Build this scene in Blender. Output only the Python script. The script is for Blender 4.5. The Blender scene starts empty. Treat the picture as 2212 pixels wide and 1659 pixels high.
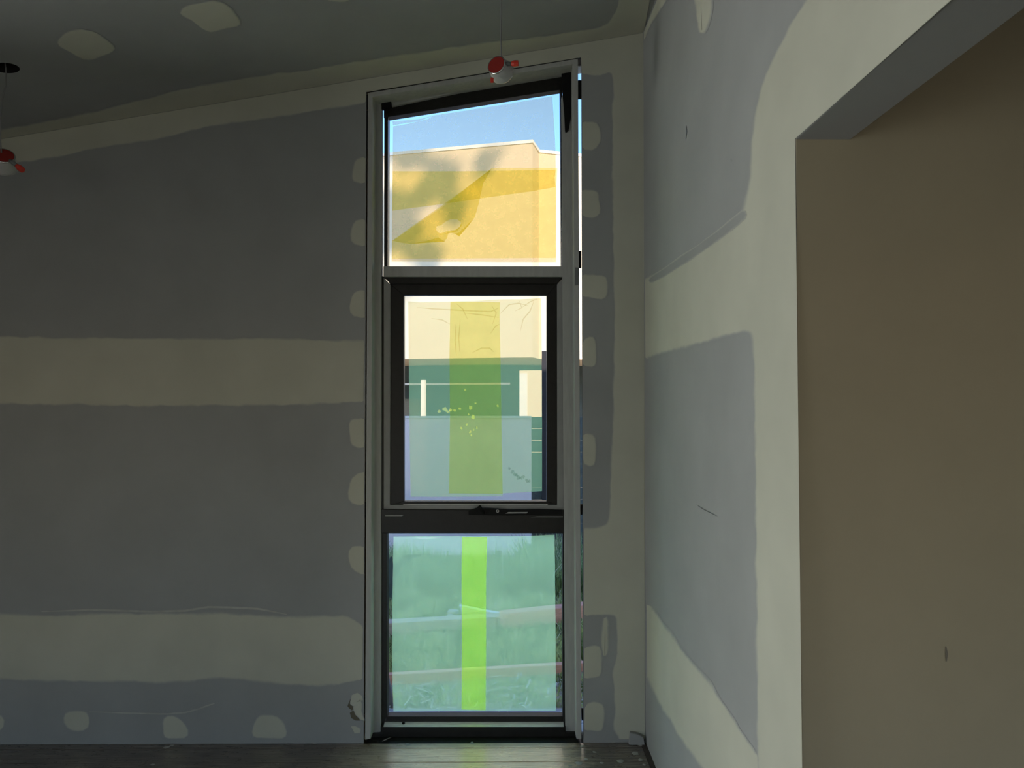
import bpy, bmesh, math, random
from mathutils import Vector, Matrix, noise

random.seed(7)
SC = bpy.context.scene
COL = SC.collection

# ------------------------------------------------------------------ camera
W_PX, H_PX = 2212.0, 1659.0
F_PX = 1661.0
PITCH, YAW = math.radians(1.1), math.radians(0.4)
CAM_Z = 1.540
D = 3.473                       # distance to the inner face of the window wall
cd = bpy.data.cameras.new('camera')
cam = bpy.data.objects.new('camera', cd); COL.objects.link(cam)
cam.location = (0, 0, CAM_Z)
cam.rotation_euler = (math.pi/2 + PITCH, 0, -YAW)
cd.sensor_width = 36.0
cd.lens = 36.0 * F_PX / W_PX
cd.clip_start = 0.02; cd.clip_end = 300
SC.camera = cam
ROT = Matrix.Rotation(-YAW, 3, 'Z') @ Matrix.Rotation(math.pi/2 + PITCH, 3, 'X')
CAM = Vector((0, 0, CAM_Z))

# ------------------------------------------------------------------ view, world, sun, added fill lights
vs = SC.view_settings
vs.view_transform = 'Standard'; vs.look = 'None'; vs.exposure = 0.0; vs.gamma = 1.0
vs.use_curve_mapping = False
SC.cycles.use_denoising = True
SC.cycles.denoising_input_passes = 'RGB_ALBEDO'
SC.cycles.transparent_max_bounces = 24
SC.cycles.max_bounces = 10
SC.cycles.diffuse_bounces = 5
SC.cycles.sample_clamp_indirect = 6.0

world = bpy.data.worlds.new('sky'); SC.world = world
world.use_nodes = True
wn = world.node_tree.nodes; wl = world.node_tree.links
wn.clear()
wo = wn.new('ShaderNodeOutputWorld'); wb = wn.new('ShaderNodeBackground')
SUN = Vector((0.30, -0.82, 0.49)).normalized()
sky = wn.new('ShaderNodeTexSky'); sky.sky_type = 'NISHITA'; sky.sun_disc = False
sky.sun_elevation = math.asin(SUN.z); sky.sun_rotation = math.atan2(SUN.x, SUN.y)
sky.altitude = 0; sky.air_density = 1.0; sky.dust_density = 0.3; sky.ozone_density = 6.5
wl.new(sky.outputs[0], wb.inputs['Color']); wb.inputs['Strength'].default_value = 0.39
wl.new(wb.outputs[0], wo.inputs['Surface'])

sd = bpy.data.lights.new('sun', 'SUN'); sd.energy = 4.7; sd.angle = math.radians(0.53)
sd.color = (1.0, 0.95, 0.86)
so = bpy.data.objects.new('sun', sd); COL.objects.link(so)
so.rotation_euler = SUN.to_track_quat('Z', 'Y').to_euler()
so.location = SUN * 30

def area(name, loc, target, w, h, power, color):
    l = bpy.data.lights.new(name, 'AREA'); l.shape = 'RECTANGLE'; l.size = w; l.size_y = h
    l.energy = power; l.color = color
    o = bpy.data.objects.new(name, l); COL.objects.link(o)
    o.location = loc
    o.rotation_euler = (Vector(target) - Vector(loc)).to_track_quat('-Z', 'Y').to_euler()
    return o
XLEFT = -5.0                    # far left wall of the open room, out of view
area('fill_light_left', (XLEFT - 0.12, 1.20, 1.08), (0, 1.20, 1.08), 1.5, 1.9, 132, (0.98, 1.0, 0.95))  # added unseen lamp, brightens the right wall from the side
area('fill_light_rear', (-2.2, -4.12, 0.85), (-2.2, 0, 0.85), 2.0, 1.3, 13.5, (0.98, 1.0, 0.90))  # added unseen lamp, fills the window wall from behind the camera
area('fill_light_side', (2.3, -4.12, 1.0), (2.3, 0, 1.0), 1.4, 1.7, 5, (1.0, 1.0, 0.88))  # added unseen lamp, lifts the lower wall of the next room

# ------------------------------------------------------------------ helpers
def ray(px, py):
    v = Vector(((px - W_PX/2) / F_PX, -(py - H_PX/2) / F_PX, -1.0))
    return ROT @ v
def on_plane(px, py, p0, n):
    d = ray(px, py)
    t = (Vector(p0) - CAM).dot(n) / d.dot(n)
    return CAM + d * t
def PY(px, py, y=D):            # point seen at a pixel on the plane Y = y
    return on_plane(px, py, (0, y, 0), Vector((0, 1, 0)))
XR = PY(1392, 850).x
def PX(px, py, x=None):
    return on_plane(px, py, (XR if x is None else x, 0, 0), Vector((1, 0, 0)))
def PZ(px, py, z=0.0):
    return on_plane(px, py, (0, 0, z), Vector((0, 0, 1)))
# sloping ceiling
_a, _b = PY(0, 300), PY(1390, 70)
C_SL = (_b.z - _a.z) / (_b.x - _a.x)
C_Z0 = _b.z - C_SL * _b.x
def zc(x): return C_Z0 + C_SL * x
C_N = Vector((-C_SL, 0, 1)).normalized()
def PC(px, py): return on_plane(px, py, (0, 0, C_Z0), C_N)
ZF = PY(700, 1598).z            # floor level at the wall (close to 0)

def link(o, parent=None):
    COL.objects.link(o)
    if parent is not None: o.parent = parent
    return o
def mesh_obj(name, verts, faces, mat, parent=None, smooth=False):
    me = bpy.data.meshes.new(name)
    me.from_pydata([tuple(v) for v in verts], [], faces)
    me.update()
    if mat: me.materials.append(mat)
    if smooth:
        for p in me.polygons: p.use_smooth = True
    return link(bpy.data.objects.new(name, me), parent)
def bm_obj(name, bm, mat, parent=None, smooth=False):
    bmesh.ops.recalc_face_normals(bm, faces=bm.faces)
    me = bpy.data.meshes.new(name); bm.to_mesh(me); bm.free()
    if mat: me.materials.append(mat)
    if smooth:
        for p in me.polygons: p.use_smooth = True
    return link(bpy.data.objects.new(name, me), parent)
def tag(o, label, cat=None, group=None, kind=None):
    o['label'] = label
    if cat: o['category'] = cat
    if group: o['group'] = group
    if kind: o['kind'] = kind
    return o
def empty(name, loc):
    o = bpy.data.objects.new(name, None); o.location = loc; o.empty_display_size = 0.1
    return link(o)
def child(o, root):             # parent under an empty that is not at the origin, keep world place
    o.parent = root
    o.matrix_parent_inverse = Matrix.Translation(-Vector(root.location))
    return o
def add_prism(bm, front, vec):  # closed prism from a front polygon pushed along vec
    a = [bm.verts.new(p) for p in front]
    b = [bm.verts.new(Vector(p) + Vector(vec)) for p in front]
    bm.faces.new(a); bm.faces.new(list(reversed(b)))
    n = len(a)
    for i in range(n):
        bm.faces.new((a[i], b[i], b[(i+1) % n], a[(i+1) % n]))
def bevel_all(bm, w, seg=1):
    bmesh.ops.recalc_face_normals(bm, faces=bm.faces)
    bmesh.ops.bevel(bm, geom=list(bm.edges), offset=w, segments=seg, affect='EDGES', profile=0.6)
def prism_obj(name, front, vec, mat, parent=None, bev=0.0):
    bm = bmesh.new(); add_prism(bm, front, vec)
    if bev: bevel_all(bm, bev, 2)
    return bm_obj(name, bm, mat, parent)
def add_box(bm, x0, x1, y0, y1, z0, z1):
    add_prism(bm, [(x0, y0, z0), (x1, y0, z0), (x1, y0, z1), (x0, y0, z1)], (0, y1 - y0, 0))
def box_obj(name, x0, x1, y0, y1, z0, z1, mat, parent=None, bev=0.0):
    bm = bmesh.new(); add_box(bm, x0, x1, y0, y1, z0, z1)
    if bev: bevel_all(bm, bev, 2)
    return bm_obj(name, bm, mat, parent)
def add_tube(bm, pts, r, seg=8, caps=True):
    pts = [Vector(p) for p in pts]
    rings = []
    up = Vector((0.31, 0.2, 0.93))
    for i, p in enumerate(pts):
        t = (pts[min(i+1, len(pts)-1)] - pts[max(i-1, 0)]).normalized()
        u = t.cross(up)
        if u.length < 1e-3: u = t.cross(Vector((1, 0, 0)))
        u.normalize(); v = t.cross(u)
        rr = r[i] if isinstance(r, (list, tuple)) else r
        rings.append([bm.verts.new(p + (u*math.cos(k*2*math.pi/seg) + v*math.sin(k*2*math.pi/seg))*rr) for k in range(seg)])
    for a, b in zip(rings, rings[1:]):
        for k in range(seg):
            bm.faces.new((a[k], a[(k+1) % seg], b[(k+1) % seg], b[k]))
    if caps:
        bm.faces.new(rings[0]); bm.faces.new(list(reversed(rings[-1])))
def add_lathe(bm, prof, seg=28):     # prof: (radius, z) from top to bottom, around local z
    rings = []
    for r, z in prof:
        if r < 1e-6: rings.append([bm.verts.new((0, 0, z))])
        else: rings.append([bm.verts.new((r*math.cos(k*2*math.pi/seg), r*math.sin(k*2*math.pi/seg), z)) for k in range(seg)])
    for a, b in zip(rings, rings[1:]):
        for k in range(seg):
            k2 = (k+1) % seg
            if len(a) == 1: bm.faces.new((a[0], b[k], b[k2]))
            elif len(b) == 1: bm.faces.new((a[k], b[0], a[k2]))
            else: bm.faces.new((a[k], b[k], b[k2], a[k2]))

# ------------------------------------------------------------------ materials
def mat_base(name):
    m = bpy.data.materials.new(name); m.use_nodes = True
    nt = m.node_tree; nt.nodes.clear()
    out = nt.nodes.new('ShaderNodeOutputMaterial')
    return m, nt, out
def principled(nt, color=(0.5, 0.5, 0.5), rough=0.6, metal=0.0, spec=0.4):
    p = nt.nodes.new('ShaderNodeBsdfPrincipled')
    p.inputs['Base Color'].default_value = (*color, 1)
    p.inputs['Roughness'].default_value = rough
    p.inputs['Metallic'].default_value = metal
    p.inputs['Specular IOR Level'].default_value = spec
    return p
def tex_noise(nt, scale, detail=4, rough=0.55, vec=None, stretch=None):
    t = nt.nodes.new('ShaderNodeTexNoise')
    t.inputs['Scale'].default_value = scale; t.inputs['Detail'].default_value = detail
    t.inputs['Roughness'].default_value = rough
    co = nt.nodes.new('ShaderNodeTexCoord')
    if stretch:
        mp = nt.nodes.new('ShaderNodeMapping'); mp.inputs['Scale'].default_value = stretch
        nt.links.new(co.outputs['Object'], mp.inputs[0]); nt.links.new(mp.outputs[0], t.inputs['Vector'])
    else:
        nt.links.new(co.outputs['Object'], t.inputs['Vector'])
    return t
def ramp_node(nt, fac, stops):
    r = nt.nodes.new('ShaderNodeValToRGB')
    els = r.color_ramp.elements
    els[0].position, els[0].color = stops[0][0], (*stops[0][1], 1)
    els[1].position, els[1].color = stops[-1][0], (*stops[-1][1], 1)
    for p, c in stops[1:-1]:
        e = els.new(p); e.color = (*c, 1)
    nt.links.new(fac, r.inputs[0]); return r
def mixc(nt, fac, a, b, blend='MIX'):
    m = nt.nodes.new('ShaderNodeMix'); m.data_type = 'RGBA'; m.blend_type = blend
    for sock, val in ((m.inputs[0], fac), (m.inputs[6], a), (m.inputs[7], b)):
        if hasattr(val, 'links'): nt.links.new(val, sock)
        elif isinstance(val, (int, float)): sock.default_value = val
        else: sock.default_value = (*val, 1)
    return m.outputs[2]
def bump(nt, height, strength, dist, p):
    b = nt.nodes.new('ShaderNodeBump'); b.inputs['Strength'].default_value = strength
    b.inputs['Distance'].default_value = dist
    nt.links.new(height, b.inputs['Height']); nt.links.new(b.outputs[0], p.inputs['Normal'])
def simple(name, color, rough=0.6, metal=0.0, spec=0.4, vary=0.12, scale=12, bmp=0.0, stretch=None):
    m, nt, out = mat_base(name)
    p = principled(nt, color, rough, metal, spec)
    t = tex_noise(nt, scale, 5, 0.6, stretch=stretch)
    lo = tuple(max(0, c*(1-vary)) for c in color); hi = tuple(min(1, c*(1+vary)) for c in color)
    r = ramp_node(nt, t.outputs['Fac'], [(0.3, lo), (0.7, hi)])
    nt.links.new(r.outputs[0], p.inputs['Base Color'])
    if bmp: bump(nt, t.outputs['Fac'], bmp, 0.01, p)
    nt.links.new(p.outputs[0], out.inputs['Surface'])
    return m

BOARD = (0.335, 0.345, 0.345)
PUTTY = (0.52, 0.52, 0.44)
M = {}
M['board'] = simple('plasterboard_paper', BOARD, 0.85, spec=0.2, vary=0.06, scale=3.0)
def putty_mat(name='joint_compound', PUTTY=PUTTY, BOARD=BOARD):
    m, nt, out = mat_base(name)
    p = principled(nt, PUTTY, 0.8, spec=0.25)
    at = nt.nodes.new('ShaderNodeAttribute'); at.attribute_name = 'feather'
    t = tex_noise(nt, 22, 5, 0.6); t2 = tex_noise(nt, 4, 3, 0.5)
    mp = nt.nodes.new('ShaderNodeMath'); mp.operation = 'MULTIPLY_ADD'
    nt.links.new(t.outputs['Fac'], mp.inputs[0]); mp.inputs[1].default_value = 0.5
    nt.links.new(at.outputs['Fac'], mp.inputs[2])
    sm = nt.nodes.new('ShaderNodeMapRange'); sm.interpolation_type = 'SMOOTHSTEP'
    sm.inputs['From Min'].default_value = 0.28; sm.inputs['From Max'].default_value = 0.95
    nt.links.new(mp.outputs[0], sm.inputs['Value'])
    r = ramp_node(nt, t2.outputs['Fac'], [(0.3, tuple(c*0.95 for c in PUTTY)), (0.7, tuple(min(1, c*1.05) for c in PUTTY))])
    c = mixc(nt, sm.outputs[0], BOARD, r.outputs[0])
    nt.links.new(c, p.inputs['Base Color'])
    bump(nt, t.outputs['Fac'], 0.06, 0.004, p)
    nt.links.new(p.outputs[0], out.inputs['Surface'])
    return m
M['putty'] = putty_mat()
M['skim'] = simple('skimmed_plaster', (0.47, 0.42, 0.31), 0.85, spec=0.2, vary=0.05, scale=2.5)
M['dark_void'] = simple('dark_cavity', (0.012, 0.011, 0.010), 0.9)
M['grey_paint'] = simple('grey_primer_timber', (0.42, 0.425, 0.41), 0.6, vary=0.08, scale=9, stretch=(6, 6, 1))
M['grey_alu'] = simple('grey_coated_aluminium', (0.30, 0.305, 0.30), 0.5, vary=0.08, scale=10)
M['black_alu'] = simple('black_powder_coated_aluminium', (0.016, 0.015, 0.013), 0.42, vary=0.2, scale=30, spec=0.3)
M['rubber'] = simple('black_rubber', (0.008, 0.008, 0.008), 0.7, spec=0.2)
M['silver'] = simple('bright_aluminium', (0.88, 0.86, 0.84), 0.35, metal=0.15, vary=0.1, scale=8, stretch=(1, 12, 12))
M['chrome'] = simple('dull_chrome', (0.6, 0.6, 0.58), 0.22, metal=0.9)
M['pine'] = simple('raw_pine_stud', (0.55, 0.38, 0.28), 0.8, vary=0.2, scale=10, stretch=(8, 8, 1))
M['white_plastic'] = simple('white_plastic', (0.45, 0.45, 0.44), 0.35, spec=0.5, vary=0.03)
M['red_label'] = simple('red_label', (0.26, 0.018, 0.014), 0.45, vary=0.08)
M['red_plastic'] = simple('red_plastic_plug', (0.62, 0.05, 0.03), 0.35, vary=0.08)
M['grey_plastic'] = simple('grey_plastic', (0.16, 0.17, 0.17), 0.4)
M['cable'] = simple('grey_cable', (0.22, 0.22, 0.22), 0.5)

def glass_mat():
    m, nt, out = mat_base('window_glass')
    tr = nt.nodes.new('ShaderNodeBsdfTransparent'); tr.inputs[0].default_value = (0.975, 0.985, 0.98, 1)
    gl = nt.nodes.new('ShaderNodeBsdfGlossy'); gl.inputs['Roughness'].default_value = 0.02
    lw = nt.nodes.new('ShaderNodeFresnel'); lw.inputs['IOR'].default_value = 1.25
    mx = nt.nodes.new('ShaderNodeMixShader')
    nt.links.new(lw.outputs[0], mx.inputs[0]); nt.links.new(tr.outputs[0], mx.inputs[1]); nt.links.new(gl.outputs[0], mx.inputs[2])
    nt.links.new(mx.outputs[0], out.inputs['Surface']); return m
M['glass'] = glass_mat()
def film_mat(name, tint, scatter, haze, streak=0.0, wr=18.0, stretch=(1, 1, 1)):
    """thin plastic film: tinted straight-through light plus light scattered by the plastic"""
    m, nt, out = mat_base(name)
    t = tex_noise(nt, wr, 6, 0.65, stretch=stretch)
    r = ramp_node(nt, t.outputs['Fac'], [(0.35, tuple(c*(1-streak) for c in tint)), (0.6, tint)])
    tr = nt.nodes.new('ShaderNodeBsdfTransparent'); nt.links.new(r.outputs[0], tr.inputs[0])
    tl = nt.nodes.new('ShaderNodeBsdfTranslucent'); tl.inputs['Color'].default_value = (*[c*haze for c in scatter], 1)
    mx = nt.nodes.new('ShaderNodeAddShader')
    nt.links.new(tr.outputs[0], mx.inputs[0]); nt.links.new(tl.outputs[0], mx.inputs[1])
    nt.links.new(mx.outputs[0], out.inputs['Surface']); return m
M['film'] = film_mat('pale_green_protective_film', (0.66, 0.53, 0.41), (0.34, 0.64, 0.38), 1.0, 0.03)
M['film_thick'] = film_mat('green_protective_film', (0.92, 0.93, 0.86), (0.58, 0.98, 0.62), 1.0, 0.04)
M['film_clear'] = film_mat('clear_protective_film', (0.71, 0.58, 0.46), (0.24, 0.25, 0.09), 1.0, 0.03)
M['yellow_film'] = film_mat('yellow_protective_film', (0.94, 0.90, 0.55), (0.04, 0.04, 0.0), 1.0, 0.04)
M['yellow_tape'] = film_mat('yellow_tape', (0.84, 0.73, 0.42), (0.14, 0.25, 0.06), 1.0, 0.06, 9)
M['green_tape'] = film_mat('yellow_green_tape', (0.82, 0.88, 0.36), (0.26, 0.40, 0.04), 1.0, 0.05, 9)

# ------------------------------------------------------------------ floor
def floor_mat():
    m, nt, out = mat_base('worn_dark_floorboards')
    p = principled(nt, (0.05, 0.04, 0.035), 0.35, spec=0.8)
    p.inputs['Coat Weight'].default_value = 0.6; p.inputs['Coat Roughness'].default_value = 0.22
    g = tex_noise(nt, 6, 8, 0.65, stretch=(1.2, 16, 16))
    big = tex_noise(nt, 3.2, 5, 0.7, stretch=(1, 2.2, 1))
    dust = tex_noise(nt, 16, 8, 0.75, stretch=(1, 2.0, 1))
    c1 = ramp_node(nt, g.outputs['Fac'], [(0.30, (0.05, 0.04, 0.033)), (0.50, (0.13, 0.105, 0.085)), (0.72, (0.28, 0.24, 0.19))])
    dm = ramp_node(nt, dust.outputs['Fac'], [(0.52, (0, 0, 0)), (0.72, (1, 1, 1))])
    mul = nt.nodes.new('ShaderNodeMath'); mul.operation = 'MULTIPLY'
    bm_ = ramp_node(nt, big.outputs['Fac'], [(0.45, (0.15, 0.15, 0.15)), (0.65, (0.75, 0.75, 0.75))])
    nt.links.new(dm.outputs[0], mul.inputs[0]); nt.links.new(bm_.outputs[0], mul.inputs[1])
    c2 = mixc(nt, mul.outputs[0], c1.outputs[0], (0.32, 0.31, 0.29))
    # the bright window reflection is painted onto the boards as pale colour
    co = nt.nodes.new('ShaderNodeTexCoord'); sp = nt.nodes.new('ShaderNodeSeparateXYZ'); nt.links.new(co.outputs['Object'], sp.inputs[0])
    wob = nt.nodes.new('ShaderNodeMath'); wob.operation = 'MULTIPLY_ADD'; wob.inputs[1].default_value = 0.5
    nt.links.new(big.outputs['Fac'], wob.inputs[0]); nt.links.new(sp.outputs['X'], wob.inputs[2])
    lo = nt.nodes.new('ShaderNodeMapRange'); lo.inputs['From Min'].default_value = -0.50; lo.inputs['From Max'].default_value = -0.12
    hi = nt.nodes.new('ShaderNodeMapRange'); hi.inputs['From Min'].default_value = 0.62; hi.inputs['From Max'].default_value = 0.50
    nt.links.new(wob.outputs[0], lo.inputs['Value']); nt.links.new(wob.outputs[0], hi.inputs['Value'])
    reflection_mask = nt.nodes.new('ShaderNodeMath'); reflection_mask.operation = 'MULTIPLY'; nt.links.new(lo.outputs[0], reflection_mask.inputs[0]); nt.links.new(hi.outputs[0], reflection_mask.inputs[1])
    win_reflection = ramp_node(nt, g.outputs['Fac'], [(0.30, (0.40, 0.31, 0.22)), (0.52, (0.68, 0.56, 0.41)), (0.72, (0.85, 0.74, 0.58))])
    c2 = mixc(nt, reflection_mask.outputs[0], c2, win_reflection.outputs[0])
    nt.links.new(c2, p.inputs['Base Color'])
    rr = ramp_node(nt, dust.outputs['Fac'], [(0.35, (0.20, 0.20, 0.20)), (0.70, (0.55, 0.55, 0.55))])
    nt.links.new(rr.outputs[0], p.inputs['Roughness'])
    bump(nt, g.outputs['Fac'], 0.25, 0.003, p)
    nt.links.new(p.outputs[0], out.inputs['Surface']); return m
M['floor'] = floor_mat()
M['splat'] = simple('dried_plaster_drops', (0.42, 0.42, 0.40), 0.8)
floor = box_obj('floor', XLEFT, 4.0, -4.0, D + 0.02, -0.12, -0.024, M['dark_void'])
tag(floor, 'worn dark timber floor running under the window wall', 'floor', kind='structure')
yb = D - 0.002
first_board = None
i = 0
while yb > -3.9:
    wdt = 0.050 if i == 0 else 0.131
    if first_board is None or i == 1:
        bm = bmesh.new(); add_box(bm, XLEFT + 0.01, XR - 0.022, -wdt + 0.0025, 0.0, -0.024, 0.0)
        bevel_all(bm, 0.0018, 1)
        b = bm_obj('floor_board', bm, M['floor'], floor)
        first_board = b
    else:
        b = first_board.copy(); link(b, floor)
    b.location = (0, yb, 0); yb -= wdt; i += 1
bm = bmesh.new(); add_box(bm, XR - 0.0215, XR - 0.0005, 1.64, D - 0.004, -0.024, 0.002); bevel_all(bm, 0.001)
trim = bm_obj('edge_strip', bm, simple('brown_edge_timber', (0.060, 0.048, 0.040), 0.6, vary=0.3, scale=20), floor)

# ------------------------------------------------------------------ window wall (wall_back)
TOPX = 0.30                      # walls run this far above the ceiling line into the roof
def wall_poly(pts, name, thick=0.013, mat='board', y=D, parent=None):
    return prism_obj(name, pts, (0, thick, 0), M[mat], parent)
HL_T, HL_B = PY(791.5, 197), PY(785.5, 1598)
HR_T, HR_B = PY(1256.0, 122), PY(1260.5, 1598)
HL_B.z = HR_B.z = -0.03
bm = bmesh.new()
def V(x, z, y=D): return Vector((x, y, z))
tl = XLEFT - 0.1; trr = XR + 0.115
add_prism(bm, [V(tl, -0.03), HL_B, HL_T, V(HL_T.x, zc(HL_T.x) + TOPX), V(tl, zc(tl) + TOPX)], (0, 0.013, 0))
add_prism(bm, [HR_B, V(trr, -0.03), V(trr, zc(trr) + TOPX), V(HR_T.x, zc(HR_T.x) + TOPX), HR_T], (0, 0.013, 0))
add_prism(bm, [HL_T, HR_T, V(HR_T.x, zc(HR_T.x) + TOPX), V(HL_T.x, zc(HL_T.x) + TOPX)], (0, 0.013, 0))
wall_back = bm_obj('wall_back', bm, M['board'])
tag(wall_back, 'grey plasterboard window wall with pale joint compound bands', 'wall', kind='structure')
# stud frame and cladding behind the board; the slit beside the linings stays open
ys0, ys1 = D + 0.014, D + 0.104
xs_l = HL_B.x - 0.004; xs_r = HR_B.x + 0.030
def zt(x): return zc(x) + TOPX
stud = prism_obj('stud', [V(xs_l - 0.09, 0, ys0), V(xs_l, 0, ys0), V(HL_T.x - 0.004, zt(xs_l), ys0), V(xs_l - 0.09, zt(xs_l - .09), ys0)], (0, 0.09, 0), M['pine'], wall_back)
stud2 = prism_obj('stud', [V(xs_r, 0, ys0), V(xs_r + 0.07, 0, ys0), V(xs_r + 0.07, zt(xs_r), ys0), V(xs_r, zt(xs_r), ys0)], (0, 0.09, 0), M['pine'], wall_back)
yc0 = D + 0.112; cl_t = 0.09
xc_l = HL_B.x + 0.006; xc_r = HR_B.x + 0.024
ztop_l = HL_T.z + 0.01; ztop_r = HR_T.z + 0.01
bm = bmesh.new()
add_prism(bm, [V(tl, -0.3, yc0), V(xc_l, -0.3, yc0), V(xc_l, zt(xc_l), yc0), V(tl, zt(tl), yc0)], (0, cl_t, 0))
add_prism(bm, [V(xc_r, -0.3, yc0), V(trr + 3.4, -0.3, yc0), V(trr + 3.4, zt(trr + 3.4), yc0), V(xc_r, zt(xc_r), yc0)], (0, cl_t, 0))
add_prism(bm, [V(xc_l, ztop_l, yc0), V(xc_r, ztop_r, yc0), V(xc_r, zt(xc_r), yc0), V(xc_l, zt(xc_l), yc0)], (0, cl_t, 0))
add_prism(bm, [V(xc_l, -0.3, yc0), V(xc_r, -0.3, yc0), V(xc_r, 0.0, yc0), V(xc_l, 0.0, yc0)], (0, cl_t, 0))
bm_obj('cladding', bm, simple('outer_cladding', (0.78, 0.77, 0.74), 0.8), wall_back)

# ------------------------------------------------------------------ right wall, its opening and the side room
YO = PX(1718, 300).y             # far edge of the wide opening
ZH = 2.10                        # head height of the opening
ZH = PX(1718, 300).z
TH = PY(1835, 305, YO).x - XR    # wall thickness
bm = bmesh.new()
add_prism(bm, [(XR, YO, 0), (XR, D + 0.005, 0), (XR, D + 0.005, zc(XR) + TOPX), (XR, YO, zc(XR) + TOPX)], (TH, 0, 0))
add_prism(bm, [(XR, -4.1, ZH), (XR, YO, ZH), (XR, YO, zc(XR) + TOPX), (XR, -4.1, zc(XR) + TOPX)], (TH, 0, 0))
add_prism(bm, [(XR, -4.1, 0), (XR, -2.6, 0), (XR, -2.6, ZH), (XR, -4.1, ZH)], (TH, 0, 0))
wall_right = bm_obj('wall_right', bm, M['board'])
tag(wall_right, 'grey plasterboard side wall with pale joint compound beside the wide opening', 'wall', kind='structure')
# end face of the opening and the wall of the next room share one skimmed plane
wall_side = prism_obj('wall_side', [(XR + 0.0012, YO - 0.0015, 0), (4.0, YO - 0.0015, 0), (4.0, YO - 0.0015, zc(4.0)), (XR + TH, YO - 0.0015, zc(XR)), (XR + TH, YO - 0.0015, ZH), (XR + 0.0012, YO - 0.0015, ZH)], (0, 0.08, 0), M['skim'])
tag(wall_side, 'dim brownish plastered wall seen through the opening', 'wall', kind='structure')
soffit = prism_obj('opening_soffit', [(XR + 0.001, -2.6, ZH - 0.0015), (XR + TH, -2.6, ZH - 0.0015), (XR + TH, YO - 0.002, ZH - 0.0015), (XR + 0.001, YO - 0.002, ZH - 0.0015)], (0, 0, 0.001), M['putty'], wall_right)

# left and rear walls of the open room, out of view, with openings added for the fill lights
bm = bmesh.new()
zl = zc(XLEFT) + TOPX
def slabx(y0, y1, z0, z1): add_box(bm, XLEFT - 0.1, XLEFT, y0, y1, z0, z1)
slabx(-4.1, 0.42, 0, zl); slabx(1.98, D + 0.1, 0, zl); slabx(0.42, 1.98, 0, 0.10); slabx(0.42, 1.98, 2.06, zl)
wall_left = bm_obj('wall_left', bm, M['board']); tag(wall_left, 'grey plasterboard wall on the far left with an added opening for the fill light', 'wall', kind='structure')
blocker = box_obj('wall_light_blocker', -3.12, -3.0, 1.95, D + 0.01, 0, zc(-3.0) + 0.1, M['board'])  # added out of view to keep the left fill light off the window wall
tag(blocker, 'added unseen grey plasterboard nib wall beyond the left of the view', 'wall', kind='structure')
bm = bmesh.new()
def slaby(x0, x1, z0, z1): add_box(bm, x0, x1, -4.1, -4.0, z0, z1)
slaby(XLEFT - 0.1, -3.25, 0, 3.6); slaby(-1.15, 1.55, 0, 4.3); slaby(3.05, 4.1, 0, 4.3); slaby(1.55, 3.05, 1.9, 4.3); slaby(1.55, 3.05, 0, 0.12); slaby(-3.25, -1.15, 0, 0.16); slaby(-3.25, -1.15, 1.54, 3.6)
wall_rear = bm_obj('wall_rear', bm, M['board']); tag(wall_rear, 'grey plasterboard wall behind the camera with added openings for the fill lights', 'wall', kind='structure')
wall_far = box_obj('wall_outer', 4.0, 4.1, -4.1, YO + 0.08, -0.1, zc(4) + TOPX, M['skim'])
tag(wall_far, 'plastered outer wall of the next room', 'wall', kind='structure')

# ------------------------------------------------------------------ ceiling with downlight holes
H1 = PC(14, 147)                 # hole of the left downlight
H2x = PY(1083, 100, H1.y).x
H2 = Vector((H2x, H1.y, zc(H2x)))
def cpt(x, y, up=0.0): return Vector((x, y, zc(x))) + C_N * up
bm = bmesh.new()
outer = [bm.verts.new(cpt(x, y)) for x, y in ((XLEFT - .1, -4.1), (XR + TH, -4.1), (XR + TH, D + .005), (XLEFT - .1, D + .005))]
edges = [bm.edges.new((outer[k], outer[(k+1) % 4])) for k in range(4)]
rings = []
cx_ax = Vector((1, 0, C_SL)).normalized(); cy_ax = Vector((0, 1, 0))
HOLE_R = 0.043
for h in (H1, H2):
    rg = [bm.verts.new(h + cx_ax * HOLE_R * math.cos(a) + cy_ax * HOLE_R * math.sin(a)) for a in [k*math.pi/14 for k in range(28)]]
    edges += [bm.edges.new((rg[k], rg[(k+1) % 28])) for k in range(28)]
    rings.append(rg)
bmesh.ops.triangle_fill(bm, use_beauty=True, use_dissolve=False, edges=edges)
ceiling = bm_obj('ceiling', bm, M['board'])
tag(ceiling, 'sloping grey plasterboard ceiling with pale patches', 'ceiling', kind='structure')
for h in (H1, H2):
    bm = bmesh.new()
    a = [bm.verts.new(h + (cx_ax * math.cos(t) + cy_ax * math.sin(t)) * HOLE_R) for t in [k*math.pi/14 for k in range(28)]]
    b = [bm.verts.new(v.co + C_N * 0.10) for v in a]
    for k in range(28): bm.faces.new((a[k], a[(k+1) % 28], b[(k+1) % 28], b[k]))
    bm.faces.new(b)
    o = bm_obj('hole_lining', bm, M['dark_void'], ceiling)
roof = prism_obj('roof', [(XLEFT - 0.5, -4.6, zc(XLEFT - .5) + 0.30), (4.4, -4.6, zc(4.4) + 0.30), (4.4, -4.6, zc(4.4) + 0.46), (XLEFT - 0.5, -4.6, zc(XLEFT - .5) + 0.46)], (0, 4.6 + D + 0.75, 0), simple('roof_sheet', (0.25, 0.25, 0.26), 0.6))
tag(roof, 'sloping roof over the room', 'roof', kind='structure')

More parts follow.
